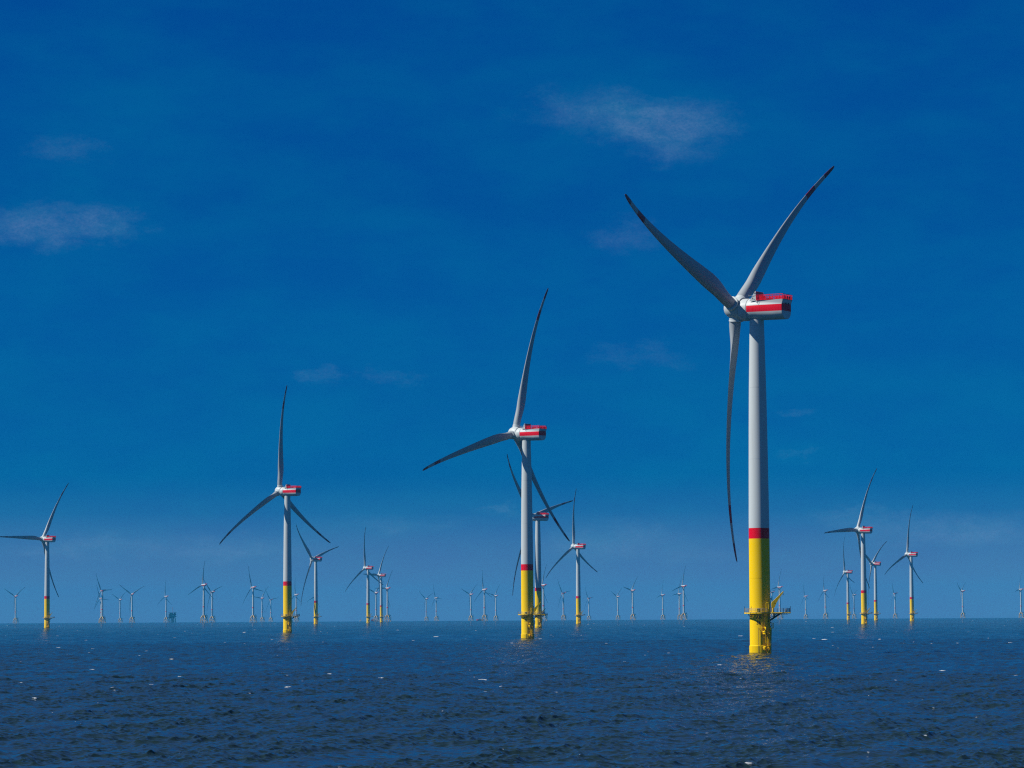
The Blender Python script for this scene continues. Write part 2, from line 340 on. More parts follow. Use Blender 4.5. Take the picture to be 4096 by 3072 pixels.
    for (x, y) in ((3.15, -0.6), (3.4, -0.6)): b.tube([(x, y, DECK + 0.2), (x, y, DECK + 4.2)], 0.05, MAT['dark'], 5)
    for z in np.arange(0.4, 4.2, 0.45): b.tube([(3.15, -0.6, DECK + z), (3.4, -0.6, DECK + z)], 0.04, MAT['steel'], 5)
    b.box((3.3, -0.6, DECK + 4.3), (0.3, 0.28, 0.3), MAT['dark'])
    b.build('cable_ladder', pf)
    # ---- davit crane
    b = MB(); cx, cy = 3.70, -3.6
    b.lathe([(0.38, DECK + 0.2), (0.38, DECK + 0.35), (0.27, DECK + 0.4), (0.27, DECK + 1.5)], Y, 16, org=(cx, cy, 0))
    poly = [(7.15, 6.05), (5.85, 4.2), (4.95, 2.75), (4.40, 1.45), (4.1, 1.25), (3.75, 1.2), (3.5, 1.5), (3.45, 2.75), (3.62, 3.08), (3.85, 3.28), (7.05, 6.3), (7.18, 6.22)]
    b.prism([(p[0] - 0.25, p[1] + DECK + 0.2) for p in poly], 'Y', cy - 0.3, cy + 0.3, Y)
    b.box((4.2, cy - 0.305, DECK + 2.95), (0.45, 0.02, 0.12), MAT['black'])
    cr = b.build('crane', root)
    b = MB(); b.tube([(6.75, cy, DECK + 6.2), (6.75, cy, DECK + 5.6)], 0.06, MAT['dark'], 6); b.box((6.75, cy, DECK + 5.5), (0.18, 0.16, 0.4), MAT['dark']); b.build('crane_hook', cr)
    # ---- tower
    b = MB(); W = MAT['white']
    prof = [(3.10, 37.7), (3.10, 40), (3.04, 45), (2.93, 56), (2.80, 68), (2.62, 80), (2.40, 90), (2.16, 100.8)]
    b.lathe(prof, W, 64)
    for z in (58.5, 80.2):
        r = float(np.interp(z, [p[1] for p in prof], [p[0] for p in prof])); b.lathe([(r + 0.012, z), (r + 0.012, z + 0.16)], W, 64, cap=False)
    tw = b.build('tower', root)
    b = MB(); b.lathe([(3.11, 34.5), (3.10, 37.7)], MAT['red'], 64); b.build('warning_band', root)
    # ---- nacelle: +X upwind, +Y near side, origin on the tower axis at hub height
    b = MB(); rb = 3.32
    nseg = 64
    def section(x, k=1.0, flat=0.0):
        out = []
        for j in range(nseg):
            a = 2 * math.pi * j / nseg; y, z = math.cos(a), math.sin(a)
            p = 2.0 + 0.7 * flat; n_ = (abs(y) ** p + abs(z) ** p) ** (-1 / p)
            zz = rb * k * z * n_ * (1 + 0.03 * flat) - 0.05 * flat
            out.append((x, rb * k * y * n_ * (1 - 0.03 * flat), min(zz, 2.3) if x < -1.2 else zz))
        return out
    xs = [2.08, 1.95, 0.5, -1.1, -1.3, -3, -6.5, -9.7, -9.95, -10.05]; ks = [0.985, 1, 1, 1, 1, 1, 1, 1, 0.985, 0.955]; fl = [0, 0, 0.15, 0.3, 0.32, 0.5, 0.8, 1, 1, 1]
    rings = [section(x, k, f) for x, k, f in zip(xs, ks, fl)]
    vs = [p for r in rings for p in r]; fsW, fsR = [], []
    for i in range(len(rings) - 1):
        for j in range(nseg):
            a = i * nseg + j; c = i * nseg + (j + 1) % nseg; f = (a, c, c + nseg, a + nseg)
            (fsW).append(f)
    # stripe: split the quads that lie in the red zone (z -1.05 .. +1.0)
    mid = lambda f: sum(vs[i][2] for i in f) / 4
    xm = lambda f: sum(vs[i][0] for i in f) / 4
    red = [f for f in fsW if -1.12 < mid(f) < 0.98 and xm(f) < 1.9]; fsW = [f for f in fsW if f not in red]
    b.add(vs, fsW, W); b.add(vs, red, MAT['red'])
    last = rings[-1]
    up_ = [p for p in last if p[2] > -1.12]; lo = sorted([p for p in last if p[2] <= -1.0], key=lambda p: math.atan2(p[2], p[1]))
    # rear end plate, red above and grey below
    zc = min(p[2] for p in up_)
    hi = sorted(up_, key=lambda p: math.atan2(p[2] - zc + 0.01, p[1])); b.add(hi, [tuple(range(len(hi)))], MAT['red'])
    b.add(lo, [tuple(range(len(lo)))], W)
    b.lathe([(3.25, 2.0), (3.25, 2.2)], MAT['seam'], 64, axis='X', cap=False)
    b.lathe([(3.30, 2.16), (3.36, 2.25), (3.40, 3.4), (3.36, 4.7), (3.30, 4.82)], W, 64, axis='X')
    # upper deck box
    z0, z1 = 1.02, 2.42
    sec = lambda x, zb, zt, yb, yt: [(x, -yb, zb), (x, yb, zb), (x, yt, zt), (x, -yt, zt)]
    b.loft([sec(1.0, 2.0, 2.1, 2.1, 2.0), sec(-1.4, 1.75, z1, 2.95, 3.05), sec(-10.0, z0, z1, 3.12, 3.3), sec(-10.35, z1 - 0.25, z1, 3.2, 3.3)], W)
    for y in (-1.1, 0.6): b.box((-10.2, y, 1.25), (0.35, 0.3, 0.42), MAT['dark'])
    nac = b.build('nacelle', root, 30)
    b = MB()      # cooler housing with slanted cheeks
    b.prism([(0.9, 2.35), (-1.05, 5.25), (-1.25, 5.25), (-1.3, 2.3)], 'Y', 2.75, 3.02, W); b.prism([(0.9, 2.35), (-1.05, 5.25), (-1.25, 5.25), (-1.3, 2.3)], 'Y', -2.3, -2.03, W)
    b.box((-1.0, 0.36, 3.85), (0.5, 4.7, 2.75), MAT['tip']); b.box((-1.28, 0.36, 3.85), (0.06, 4.5, 2.5), MAT['dark'])  # housing back is red; its shade is painted in with these darker colours
    for k in range(6): b.box((-1.33, 0.36, 2.8 + k * 0.42), (0.05, 4.5, 0.06), MAT['band'])
    b.build('cooler_housing', nac)
    b = MB(); Rd = MAT['red']      # hoist deck railing
    xa, xb, yy, zr, hr = -1.5, -10.4, 3.2, z1 + 0.02, 1.6
    cor = [(xa, yy), (xb, yy), (xb, -yy), (xa, -yy)]
    for (p, q, n) in ((cor[0], cor[1], 8), (cor[1], cor[2], 6), (cor[2], cor[3], 8)):
        for i in range(n + 1):
            t = i / n; x, y = p[0] + (q[0] - p[0]) * t, p[1] + (q[1] - p[1]) * t; b.box((x, y, zr + hr / 2), (0.13, 0.13, hr), Rd)
            if i < n:
                t2 = (i + 0.5) / n; x, y = p[0] + (q[0] - p[0]) * t2, p[1] + (q[1] - p[1]) * t2; b.box((x, y, zr + hr / 2), (0.05, 0.05, hr - 0.1), Rd)
        for h, w in ((0.06, 0.16), (0.38, 0.07), (0.72, 0.07), (1.06, 0.07), (1.55, 0.13)):
            mx_, my_ = (p[0] + q[0]) / 2, (p[1] + q[1]) / 2
            b.box((mx_, my_, zr + h), (abs(p[0] - q[0]) + 0.1, abs(p[1] - q[1]) + 0.1, w), Rd)
    for (x, y) in ((-3.0, 3.17), (-4.1, 3.17), (-6.3, -3.17), (-7.4, -3.17), (-5.2, -3.17), (-8.5, -3.17), (-3.0, -3.17)): b.box((x, y, zr + 0.75), (0.95, 0.03, 1.2), Rd)
    for y in (-1.6, 0, 1.6): b.box((-10.37, y, zr + 0.6), (0.03, 0.7, 0.8), Rd)
    b.box((-6, 0, zr + 0.01), (8.6, 6.2, 0.05), MAT['red'])
    for k in range(8):
        if k not in (2, 5): b.box((xa + (xb - xa) * (k + 0.5) / 8, -3.1, zr + 0.6), (1.05, 0.03, 1.0), MAT['band'])
    b.build('hoist_deck_railing', nac)
    b = MB(); D = MAT['dark']      # instruments
    b.tube([(-1.1, 3.1, 4.0), (0.9, 3.3, 3.9)], 0.04, MAT['steel'], 6); b.tube([(0.9, 3.3, 3.8), (0.9, 3.3, 4.25)], 0.06, MAT['white'], 6); b.tube([(0.2, 3.3, 3.3), (0.2, 3.3, 3.8)], 0.05, D, 6)
    b.tube([(0.2, 3.2, 3.4), (-1.2, 3.2, 2.6)], 0.03, D, 5); b.tube([(-1.3, 3.25, 2.4), (-2.0, 3.4, 1.5)], 0.035, D, 5); b.tube([(-2.0, 3.4, 2.4), (-2.0, 3.4, 1.4)], 0.035, D, 5)
    b.tube([(-1.1, 2.6, 4.5), (-0.6, 3.1, 4.6)], 0.07, MAT['white'], 6); b.lathe([(0.1, 4.55), (0.16, 4.7), (0.1, 4.95)], MAT['white'], 10, org=(-0.9, 3.1, 0))
    b.build('instrument_mast', nac)
    # ---- hub: same axes, origin on the tower axis, tilted with the rotor
    b = MB(); prof = [(3.28, 4.86), (3.32, 5.0), (3.34, 6.2)]
    for k in range(1, 13):
        a = k / 12 * math.pi / 2; prof.append((3.34 * math.cos(a) ** 0.72 if k < 12 else 0.02, 6.6 + 4.1 * math.sin(a)))
    b.lathe(prof, W, 64, axis='X'); b.lathe([(3.2, 4.75), (3.2, 4.9)], MAT['seam'], 64, axis='X', cap=False)
    hub = b.build('hub', root)
    b = MB(); b.lathe([(2.1, 2.0), (2.14, 3.55), (2.22, 3.62), (2.22, 3.95), (2.12, 4.02), (1.9, 4.03)], W, 40); collar = b.build('blade_collar', root)
    bl = blade_mesh(78.5, 1.82, 5.1, 3.5, 'blade', 3.6).build('blade', root, 45)
    sub = collar; sub.parent = bl
    return dict(root=root, nacelle=nac, hub=hub, blade=bl, overhang=7.0, hh=104.0, tp=tp)

# ------------------------------------------------------------------ smaller turbine on a lattice jacket (hub 102 m)
def make_jacket_turbine():
    root = empty('wind_turbine'); J = MAT['jacket']; W = MAT['white']
    b = MB(); rot = 25
    def cn(i, rad, z): return pol(rad, rot + 90 * i, z)
    b.lathe([(2.4, 14.5), (3.1, 16.5), (3.1, 20.3)], J, 32)
    for i in range(4):
        b.tube([(0, 0, 19.6), cn(i, 4.2, 18.0), cn(i, 8.6, 12.2)], [2.2, 1.9, 1.1], J, 14)
        b.tube([cn(i, 8.7, 13.2), cn(i, 12.2, -14)], 0.72, J, 12)
    for (za, zb) in ((12.0, 2.5), (2.5, -12)):
        ra, rb_ = 8.7 + (13.2 - za) * 0.129, 8.7 + (13.2 - zb) * 0.129
        for i in range(4):
            b.tube([cn(i, ra, za), cn(i + 1, rb_, zb)], 0.36, J, 8); b.tube([cn(i + 1, ra, za), cn(i, rb_, zb)], 0.36, J, 8)
    b.build('jacket_foundation', root)
    b = MB(); D = MAT['steel']
    b.lathe([(5.3, 19.6), (5.3, 19.9)], D, 24); b.box((7.5, -1, 17.5), (5.5, 5, 0.3), D)
    for p in [(r_, a) for r_ in (5.2,) for a in range(0, 360, 20)]: b.tube([pol(p[0], p[1], 19.9), pol(p[0], p[1], 21.1)], 0.06, D, 5)
    b.lathe([(5.25, 21.0), (5.25, 21.12)], D, 24, cap=False)
    b.tube([(6.0, -1, 17.5), (6.0, -1, 21.5)], 0.4, MAT['dark'], 8); b.tube([(6.0, -1, 21.2), (9.0, -2, 24.4)], [0.45, 0.2], MAT['dark'], 6)
    b.box((8.5, 0.5, 18.8), (2.4, 2.2, 2.4), MAT['dark']); b.tube([(11, -3, 17), (11.6, -3.4, -3)], 0.3, J, 6); b.tube([(10.2, -1, 17.5), (10.8, -3, 8)], 0.25, D, 6)
    b.build('access_platform', root)
    b = MB(); prof = [(3.0, 20.3), (2.95, 41.6)]; b.lathe(prof, W, 40); b.lathe([(2.92, 44.4), (2.75, 65), (2.45, 84), (2.1, 98.9)], W, 40); b.build('tower', root)
    b = MB(); b.lathe([(2.96, 41.6), (2.93, 44.4)], MAT['red'], 40); b.build('warning_band', root)
    b = MB()
    st = [(4.2, 2.5, 2.6, 0), (2, 2.9, 3.1, 0), (-2, 3.0, 3.4, 0), (-5, 2.7, 3.1, 0.1), (-6.8, 1.9, 2.0, 0.5), (-7.4, 1.1, 1.1, 0.8)]
    rings = []
    for (x, wy, wz, zc) in st:
        rings.append([(x, wy * math.cos(2 * math.pi * j / 32), zc + wz * math.sin(2 * math.pi * j / 32)) for j in range(32)])
    vs = [p for r in rings for p in r]; fw, fr = [], []
    for i in range(len(rings) - 1):
        for j in range(32):
            a = i * 32 + j; c = i * 32 + (j + 1) % 32; f = (a, c, c + 32, a + 32); zz = sum(vs[q][2] for q in f) / 4
            (fr if -1.6 < zz < 0.45 else fw).append(f)
    b.add(vs, fw, W); b.add(vs, fr, MAT['red']); b.add(rings[-1], [tuple(range(32))], W); b.add(rings[0], [tuple(range(32))[::-1]], W)
    b.lathe([(2.3, -4.6), (2.5, -2.4)], W, 24, cap=False)
    nac = b.build('nacelle', root)
    b = MB(); b.box((-8.3, 0, 2.3), (6.0, 3.4, 0.3), MAT['red'])
    for y in (-1.7, 1.7): b.box((-8.3, y, 3.1), (6.0, 0.1, 1.3), MAT['red'])
    b.box((-11.3, 0, 3.1), (0.1, 3.4, 1.3), MAT['red']); b.prism([(-5.2, 1.0), (-8.5, 2.2), (-5.2, 2.2)], 'Y', -1.2, 1.2, MAT['red'])
    b.build('hoist_platform', nac)
    b = MB(); prof = [(2.5, 3.9), (2.6, 5.6)]
    for k in range(1, 9): a = k / 8 * math.pi / 2; prof.append((2.6 * math.cos(a) if k < 8 else 0.02, 5.9 + 2.4 * math.sin(a)))
    b.lathe(prof, W, 32, axis='X'); hub = b.build('hub', root)
    bl = blade_mesh(66.5, 1.35, 4.4, 2.0, 'blade', 1.6, 16).build('blade', root, 45)
    return dict(root=root, nacelle=nac, hub=hub, blade=bl, overhang=5.5, hh=102.0)

def copy_tree(o, parent=None):
    c = o.copy(); col.objects.link(c)
    if parent: c.parent = parent
    for ch in list(o.children): copy_tree(ch, c)
    return c
def kids(root, stem): return [c for c in root.children if c.name.split('.')[0] == stem]
def place(T, first, d, azd, th, psi, tilt):
    root = T['root'] if first else copy_tree(T['root'])
    a = R(azd); root.location = (d * math.sin(a), d * math.cos(a), -d * d / 2 / RE)
    root.rotation_euler = (0, 0, 0)
    psi = R(psi); tilt = R(tilt); ah = Vector((-math.cos(psi), math.sin(psi), 0)); h = Vector((math.sin(psi), math.cos(psi), 0)); z = Vector((0, 0, 1))
    ax = ah * math.cos(tilt) + z * math.sin(tilt); uu = z * math.cos(tilt) - ah * math.sin(tilt); top = Vector((0, 0, T['hh']))
    def frame(X, Y, Z, o): return Matrix(((X.x, Y.x, Z.x, o.x), (X.y, Y.y, Z.y, o.y), (X.z, Y.z, Z.z, o.z), (0, 0, 0, 1)))
    kids(root, 'nacelle')[0].matrix_local = frame(ah, -h, z, top)
    kids(root, 'hub')[0].matrix_local = frame(ax, -h, uu, top)
    hubc = top + ax * T['overhang']
    for k, b in enumerate(kids(root, 'blade')[:3]):
        t = R(th + 120 * k); er = uu * math.cos(t) + h * math.sin(t); tt = uu * math.sin(t) - h * math.cos(t)
        b.matrix_local = frame(tt, er.cross(tt), er, hubc)
    return root
def three_blades(T):
    for _ in range(2): copy_tree(T['blade'], T['root'])

TA = make_monopile_turbine(); three_blades(TA)
TB = make_jacket_turbine(); three_blades(TB)
GA = 'turbines standing on yellow monopiles'; GB = 'turbines on yellow lattice jackets along the horizon'
SA = [
 (989, 4.310, 50.0, 31.1, 5.6, 'nearest and largest turbine, marked AB 36 in black on its yellow foot'),
 (1664, 0.248, 14.0, 35.7, 5.9, 'second largest turbine, marked AB 35, one blade crossing in front of its rear neighbour'),
 (2418, -3.946, 118.6, 32.9, 5.9, 'third largest turbine, marked AB 34, yellow foot in the left half of the sea'),
 (5261, -3.452, 74.2, 29.7, 6.6, 'turbine on a yellow monopile just right of the one marked AB 34'),
 (3080, 0.439, 77.1, 30.9, 5.5, 'turbine half hidden behind the tower of the one marked AB 35'),
 (4406, 1.141, 116.0, 31.9, 6.1, 'yellow-footed turbine standing clear to the right of the pair around AB 35'),
 (3873, -8.108, 30.8, 31.1, 5.2, 'leftmost yellow-footed turbine, its left blade lying level to the picture edge'),
 (6209, -2.538, 114.0, 29.6, 5.3, 'taller of the two yellow-footed turbines beside the red and white ship'),
 (7297, -2.309, 31.3, 23.8, 5.5, 'smaller yellow-footed turbine just right of the red and white ship'),
 (3654, 6.118, 26.3, 33.0, 6.4, 'tallest of the four yellow-footed turbines right of AB 36, left blade nearly level'),
 (5159, 6.944, 5.1, 33.7, 5.9, 'rightmost yellow-footed turbine, one blade pointing almost straight up'),
 (6080, 6.321, 56.6, 28.2, 6.7, 'yellow-footed turbine whose rotor is partly behind the tall one right of AB 36'),
 (7181, 5.843, 107.0, 24.2, 5.4, 'smallest yellow-footed turbine, just left of the tall one right of AB 36'),
]
roots = []
src = TA['root']
for i in range(len(SA) - 1, -1, -1):            # copies first, the built one becomes the nearest
    s = SA[i]; r_ = place(TA, i == 0, *s[:5]); tag(r_, s[5], 'wind turbine', GA); roots.append((i, r_))
for i, r_ in roots:
    if i < 3:
        tpn = kids(r_, 'transition_piece')[0]
        for t_, z_ in (('AB', 10.30), (('36', '35', '34')[i], 8.72)): text_on_cylinder([(t_, z_)], 3.135, 0, R(-12 if i == 0 else -17), 1.5, MAT['black'], 'number_marking', tpn)
SB = [
 (12587,-8.645,56.9,35.0,3.9, 'leftmost jacket turbine, alone at the left edge with two blades in a V'),
 (10434,-7.157,86.7,25.2,4.9, 'larger jacket turbine of the overlapping pair left of the substation, feet in front'),
 (13836,-7.180,96.1,31.1,3.1, 'smaller jacket turbine behind the larger one of the overlapping pair at left'),
 (14708,-6.849,54.7,27.8,3.7, 'small jacket turbine with V blades between the overlapping pair and a bigger V-bladed one'),
 (11913,-6.644,62.6,46.3,3.4, 'jacket turbine with one sunlit white blade, nearest left of the substation'),
 (13036,-6.053,119.2,23.6,4.0, 'jacket turbine standing right in front of the dark substation'),
 (8920,-5.401,4.6,32.9,4.5, 'biggest jacket turbine, upright blade, between substation and the one marked AB 34'),
 (11149,-5.255,72.1,30.7,6.1, 'jacket turbine touching blades with the biggest jacket turbine on its left'),
 (9659,-4.544,99.6,28.7,4.2, 'largest of three jacket turbines just left of the AB 34 tower'),
 (14234,-4.387,37.6,40.1,3.7, 'middle of three jacket turbines just left of the AB 34 tower'),
 (15169,-4.236,81.5,32.9,5.3, 'small jacket turbine nearest the left side of the AB 34 tower'),
 (12470,-3.791,115.2,20.9,3.7, 'jacket turbine close to the right side of the AB 34 tower, behind its crane'),
 (13566,-3.450,11.0,26.6,4.5, 'jacket turbine hidden behind a yellow-footed tower, only a left blade showing'),
 (11778,-2.397,49.1,34.2,4.4, 'jacket turbine seen between two yellow-footed towers, above the red and white ship'),
 (10182,-2.199,30.1,28.8,4.2, 'jacket turbine right of the two yellow-footed towers by the ship'),
 (15262,-1.520,64.7,32.4,2.7, 'left one of two small faint jacket turbines, blades in a wide V'),
 (14465,-1.345,93.9,24.7,4.5, 'right one of two small faint jacket turbines, a blade leaning left'),
 (12793,-0.741,50.3,32.9,4.8, 'jacket turbine left of the long red vessel, left blade high'),
 (10770,-0.502,112.0,30.2,4.1, 'jacket turbine at the right end of the long red vessel, largest of its three'),
 (13521,-0.304,40.4,27.0,5.2, 'small jacket turbine between the long red vessel and the AB 35 tower'),
 (9477,0.531,21.1,30.0,3.3, 'jacket turbine directly right of the half hidden tower behind AB 35'),
 (12338,0.879,82.2,29.8,4.3, 'jacket turbine midway between the towers around AB 35 and the next yellow foot'),
 (15280,1.324,85.7,25.3,4.8, 'faint jacket turbine just right of the yellow foot next to AB 35'),
 (14404,1.831,51.9,27.5,4.5, 'smaller of the two V-bladed jacket turbines in the empty middle distance'),
 (11415,2.092,41.2,29.4,5.3, 'larger of the two V-bladed jacket turbines in the empty middle distance'),
 (13626,2.617,18.6,19.9,3.3, 'lone small jacket turbine, leftmost of three left of the hanging AB 36 blade'),
 (13029,2.909,23.5,23.4,4.6, 'small jacket turbine partly overlapped by a larger one left of the AB 36 blade'),
 (9981,2.983,15.7,31.1,4.1, 'large jacket turbine left of the hanging AB 36 blade, blade nearly upright'),
 (10567,4.656,23.6,23.1,4.3, 'jacket turbine behind the yellow crane of AB 36'),
 (12551,4.521,81.1,21.4,5.0, 'jacket turbine mostly hidden behind the AB 36 tower, tip peeking out right'),
 (14848,5.107,102.2,25.2,4.6, 'small faint jacket turbine first to the right of the AB 36 platform'),
 (11960,5.450,113.2,24.8,4.4, 'jacket turbine second to the right of the AB 36 platform'),
 (14195,5.947,71.0,24.4,5.5, 'small jacket turbine between the smallest yellow foot and the tall one beside it'),
 (13562,6.656,86.3,22.2,4.7, 'faint jacket turbine between the last two yellow-footed turbines at right'),
 (12549,7.820,59.4,24.3,4.0, 'V-bladed jacket turbine alone right of the rightmost yellow foot'),
 (12018,8.820,22.3,22.0,3.4, 'rightmost jacket turbine, cut by the right picture edge'),
]
for i in range(len(SB) - 1, -1, -1):
    s = SB[i]; r_ = place(TB, i == 0, *s[:5]); tag(r_, s[5], 'wind turbine', GB)

# ------------------------------------------------------------------ substation, ships
def at(azd, d, dz=0.0): a = R(azd); return (d * math.sin(a), d * math.cos(a), -d * d / 2 / RE + dz)
sub = empty('offshore_substation', at(-5.945, 12700)); tag(sub, 'dark boxy substation on thin legs behind a jacket turbine on the horizon', 'substation')
b = MB(); m = MAT['module']
for i, (z0_, z1_) in enumerate(((16, 34), (15, 37.5), (17.5, 36), (15, 33), (19, 37.5))): b.box((-11 + i * 5.0, (i % 2) * 1.5, (z0_ + z1_) / 2), (4.7, 22, z1_ - z0_), m)
b.box((3, -11.3, 27), (9, 1.2, 4), MAT['white']); b.box((-7, -11.3, 21), (5, 1.2, 3), MAT['dark'])
for z in (15.5, 22, 29.5, 38): b.box((0.5, 0, z), (27 if z != 38 else 31, 25, 0.8), MAT['dark'])
b.box((13.0, 2, 22), (3.2, 12, 3), m); b.box((12.8, -2, 31), (3.0, 10, 3.2), MAT['dark'])
b.build('topside_module', sub)
for x in (-10, -3.5, 0.8, 5.0, 11.0):
    b = MB(); b.tube([(x, 8, 16), (x, 8, -22)], 0.75, MAT['dark'], 10); b.tube([(x, -8, 16), (x, -8, -22)], 0.75, MAT['dark'], 10)
    b.tube([(x - 0.2, -8, 15), (x + 4, -8, 2)], 0.25, MAT['dark'], 6); b.tube([(x, -8, 7), (x + 4.5, -8, 7)], 0.25, MAT['dark'], 6); b.build('leg', sub)
b = MB()
for k in range(9): b.box((1.0, 0, 39.6 + k * 2.4), (1.1, 1.1, 2.4), MAT['red'] if k % 2 == 0 else MAT['white'])
b.build('mast', sub)
b = MB(); b.tube([(-12, -4, 38), (-12, -4, 33)], 0.7, MAT['white']); b.tube([(-12, -4, 33), (-16, -4, 33), (-16, -4, 27)], 0.5, MAT['white'], 8); b.build('davit', sub)

def hull(b, L, Wd, D, draft, m, bow=1):
    rings = []
    for (t, w, zt) in ((0, 0.72, 0), (0.1, 0.9, 0), (0.5, 1, 0), (0.75, 0.86, 0.25), (0.9, 0.5, 0.6), (1.0, 0.04, 0.9)):
        x = bow * (t - 0.5) * L
        rings.append([(x, -Wd / 2 * w, D + zt), (x, Wd / 2 * w, D + zt), (x, Wd / 2 * w * 0.8, 0), (x, 0, -draft), (x, -Wd / 2 * w * 0.8, 0)])
    b.loft(rings, m)
ship = empty('service_ship', at(-2.432, 12000)); tag(ship, 'ship with red and white superstructure and dark stern between two yellow-footed turbines', 'ship')
b = MB(); hull(b, 26, 7, 3.2, 2, MAT['dark'], -1); b.build('hull', ship)
b = MB(); b.box((-5.6, 0, 4.4), (11, 6, 3.0), MAT['red']); b.box((-5.0, 0, 7.4), (9.5, 5.4, 3.0), MAT['white']); b.box((-4.2, 0, 9.6), (6, 4.6, 1.4), MAT['white']); b.box((-5.0, 0, 7.7), (9.6, 5.5, 0.8), MAT['dark']); b.build('superstructure', ship)
b = MB(); b.tube([(-1.5, 0, 10), (-1.5, 0, 13.5)], 0.25, MAT['white']); b.build('mast', ship)
ship2 = empty('cargo_vessel', at(-0.588, 13600)); tag(ship2, 'long low red vessel left of the biggest central jacket turbine', 'ship')
b = MB(); hull(b, 27, 6, 6.0, 3, MAT['red'], -1); b.build('hull', ship2)
b = MB(); b.box((1.0, 0, 7.6), (8, 4.5, 2.6), MAT['white']); b.box((1.0, 0, 7.9), (8.1, 4.6, 0.6), MAT['dark']); b.build('wheelhouse', ship2)
sb = empty('sailboat', at(-2.672, 12400)); tag(sb, 'tiny white sailboat on the horizon left of the red and white ship', 'sailboat')
b = MB(); hull(b, 9, 3, 1.3, 0.6, MAT['sail'], -1); b.build('hull', sb)
b = MB(); b.prism([(0.2, 2.0), (3.6, 2.2), (0.2, 12.5)], 'Y', -0.04, 0.04, MAT['sail']); b.prism([(-0.2, 1.8), (-3.8, 1.6), (-0.2, 10.5)], 'Y', -0.04, 0.04, MAT['sail']); b.build('sail', sb)
b = MB(); b.tube([(0, 0, 1), (0, 0, 13)], 0.1, MAT['steel'], 6); b.build('mast', sb)

# ------------------------------------------------------------------ sea
rng = np.random.default_rng(11)
wind = math.atan2(-0.5, 0.86)
NW = 130
lam = np.exp(np.linspace(math.log(0.38), math.log(34), NW)) * rng.uniform(0.93, 1.07, NW)
slope = np.interp(np.log(lam), np.log([0.4, 0.7, 1.4, 2.5, 5, 9, 16, 34]), [0.046, 0.056, 0.056, 0.042, 0.029, 0.020, 0.012, 0.005])
kk = 2 * np.pi / lam; amp = slope / kk
dirs = wind + rng.normal(0, 1, NW) * np.interp(np.log(lam), np.log([0.5, 34]), [1.0, 0.40])
ph = rng.uniform(0, 2 * np.pi, NW)
GL = np.exp(rng.uniform(math.log(4), math.log(45), 14)); GD = wind + rng.normal(0, 0.5, 14); GP = rng.uniform(0, 6.28, 14)
def waves(X, Y, dr):
    G = np.zeros_like(X)                  # gusts and wave groups: short ripples come in patches
    for i in range(14): G += np.sin(2 * np.pi / GL[i] * (X * math.cos(GD[i]) + Y * math.sin(GD[i])) + GP[i])
    G = np.clip(0.92 + 0.30 * G / math.sqrt(7), 0.5, 1.4).astype(np.float32)
    Z = np.zeros_like(X); DX = np.zeros_like(X); DY = np.zeros_like(X)
    for i in range(NW):
        fade = np.clip((lam[i] / dr - 2.0) / 1.5, 0, 1).astype(np.float32)
        rows = np.where(fade[:, 0] > 0)[0]
        if len(rows) == 0: continue
        s = slice(rows[0], rows[-1] + 1)
        cx, cy = math.cos(dirs[i]), math.sin(dirs[i])
        p = (kk[i] * cx * X[s] + kk[i] * cy * Y[s] + ph[i]).astype(np.float32)
        a = (amp[i] * fade[s]).astype(np.float32) * (G[s] if lam[i] < 4 else 1); c, sn = np.cos(p), np.sin(p)
        Z[s] += a * c; DX[s] -= a * cx * sn * 0.7; DY[s] -= a * cy * sn * 0.7
    return Z, DX, DY
def geo(a, b_, q): n = int(math.ceil(math.log(b_ / a) / math.log(q))); return a * (b_ / a) ** (np.arange(n) / n)
rr = np.concatenate([geo(4, 236, 1.12), geo(236, 650, 1.0005), geo(650, 1500, 1.0008), geo(1500, 4000, 1.0018), geo(4000, 22000, 1.005), [22000.0]])
dense = np.linspace(-10.3, 10.3, 1150)
outer = np.array([11, 12.5, 15, 19, 25, 34, 46, 60, 80, 100, 125, 150, 175])
aa = np.radians(np.concatenate([-outer[::-1], dense, outer]))
RR, AA = np.meshgrid(rr, aa, indexing='ij')
dr = np.gradient(rr)[:, None] * np.ones_like(AA)
X = RR * np.sin(AA); Yc = RR * np.cos(AA)
Z, DX, DY = waves(X, Yc, dr)
edge = np.clip((11.0 - np.abs(np.degrees(AA))) / 0.6, 0, 1) * np.clip((RR - 230) / 6, 0, 1)
X = X + DX * edge; Yc = Yc + DY * edge; Zt = Z * edge - RR ** 2 / 2 / RE
nr, nc = X.shape
co = np.stack([X, Yc, Zt], -1).astype(np.float32).reshape(-1, 3)
idx = np.arange(nr * nc).reshape(nr, nc)
quads = np.stack([idx[:-1, :-1], idx[:-1, 1:], idx[1:, 1:], idx[1:, :-1]], -1).reshape(-1, 4)[:, ::-1]
closing = np.stack([idx[:-1, -1], idx[:-1, 0], idx[1:, 0], idx[1:, -1]], -1)[:, ::-1]
quads = np.concatenate([quads, closing])
me = bpy.data.meshes.new('water'); me.vertices.add(len(co)); me.vertices.foreach_set('co', co.ravel())
me.loops.add(quads.size); me.loops.foreach_set('vertex_index', quads.ravel().astype(np.int32))
me.polygons.add(len(quads)); me.polygons.foreach_set('loop_start', np.arange(0, quads.size, 4, dtype=np.int32))
me.update(calc_edges=True); me.shade_smooth()
water = bpy.data.objects.new('water', me); col.objects.link(water); water['kind'] = 'structure'
wm = bpy.data.materials.new('sea_water'); wm.use_nodes = True; nt = wm.node_tree; P = nt.nodes['Principled BSDF']
P.inputs['Base Color'].default_value = (0.014, 0.031, 0.034, 1); P.inputs['Roughness'].default_value = 0.07; P.inputs['IOR'].default_value = 1.333
def wnode(t): return nt.nodes.new(t)
g = wnode('ShaderNodeNewGeometry')
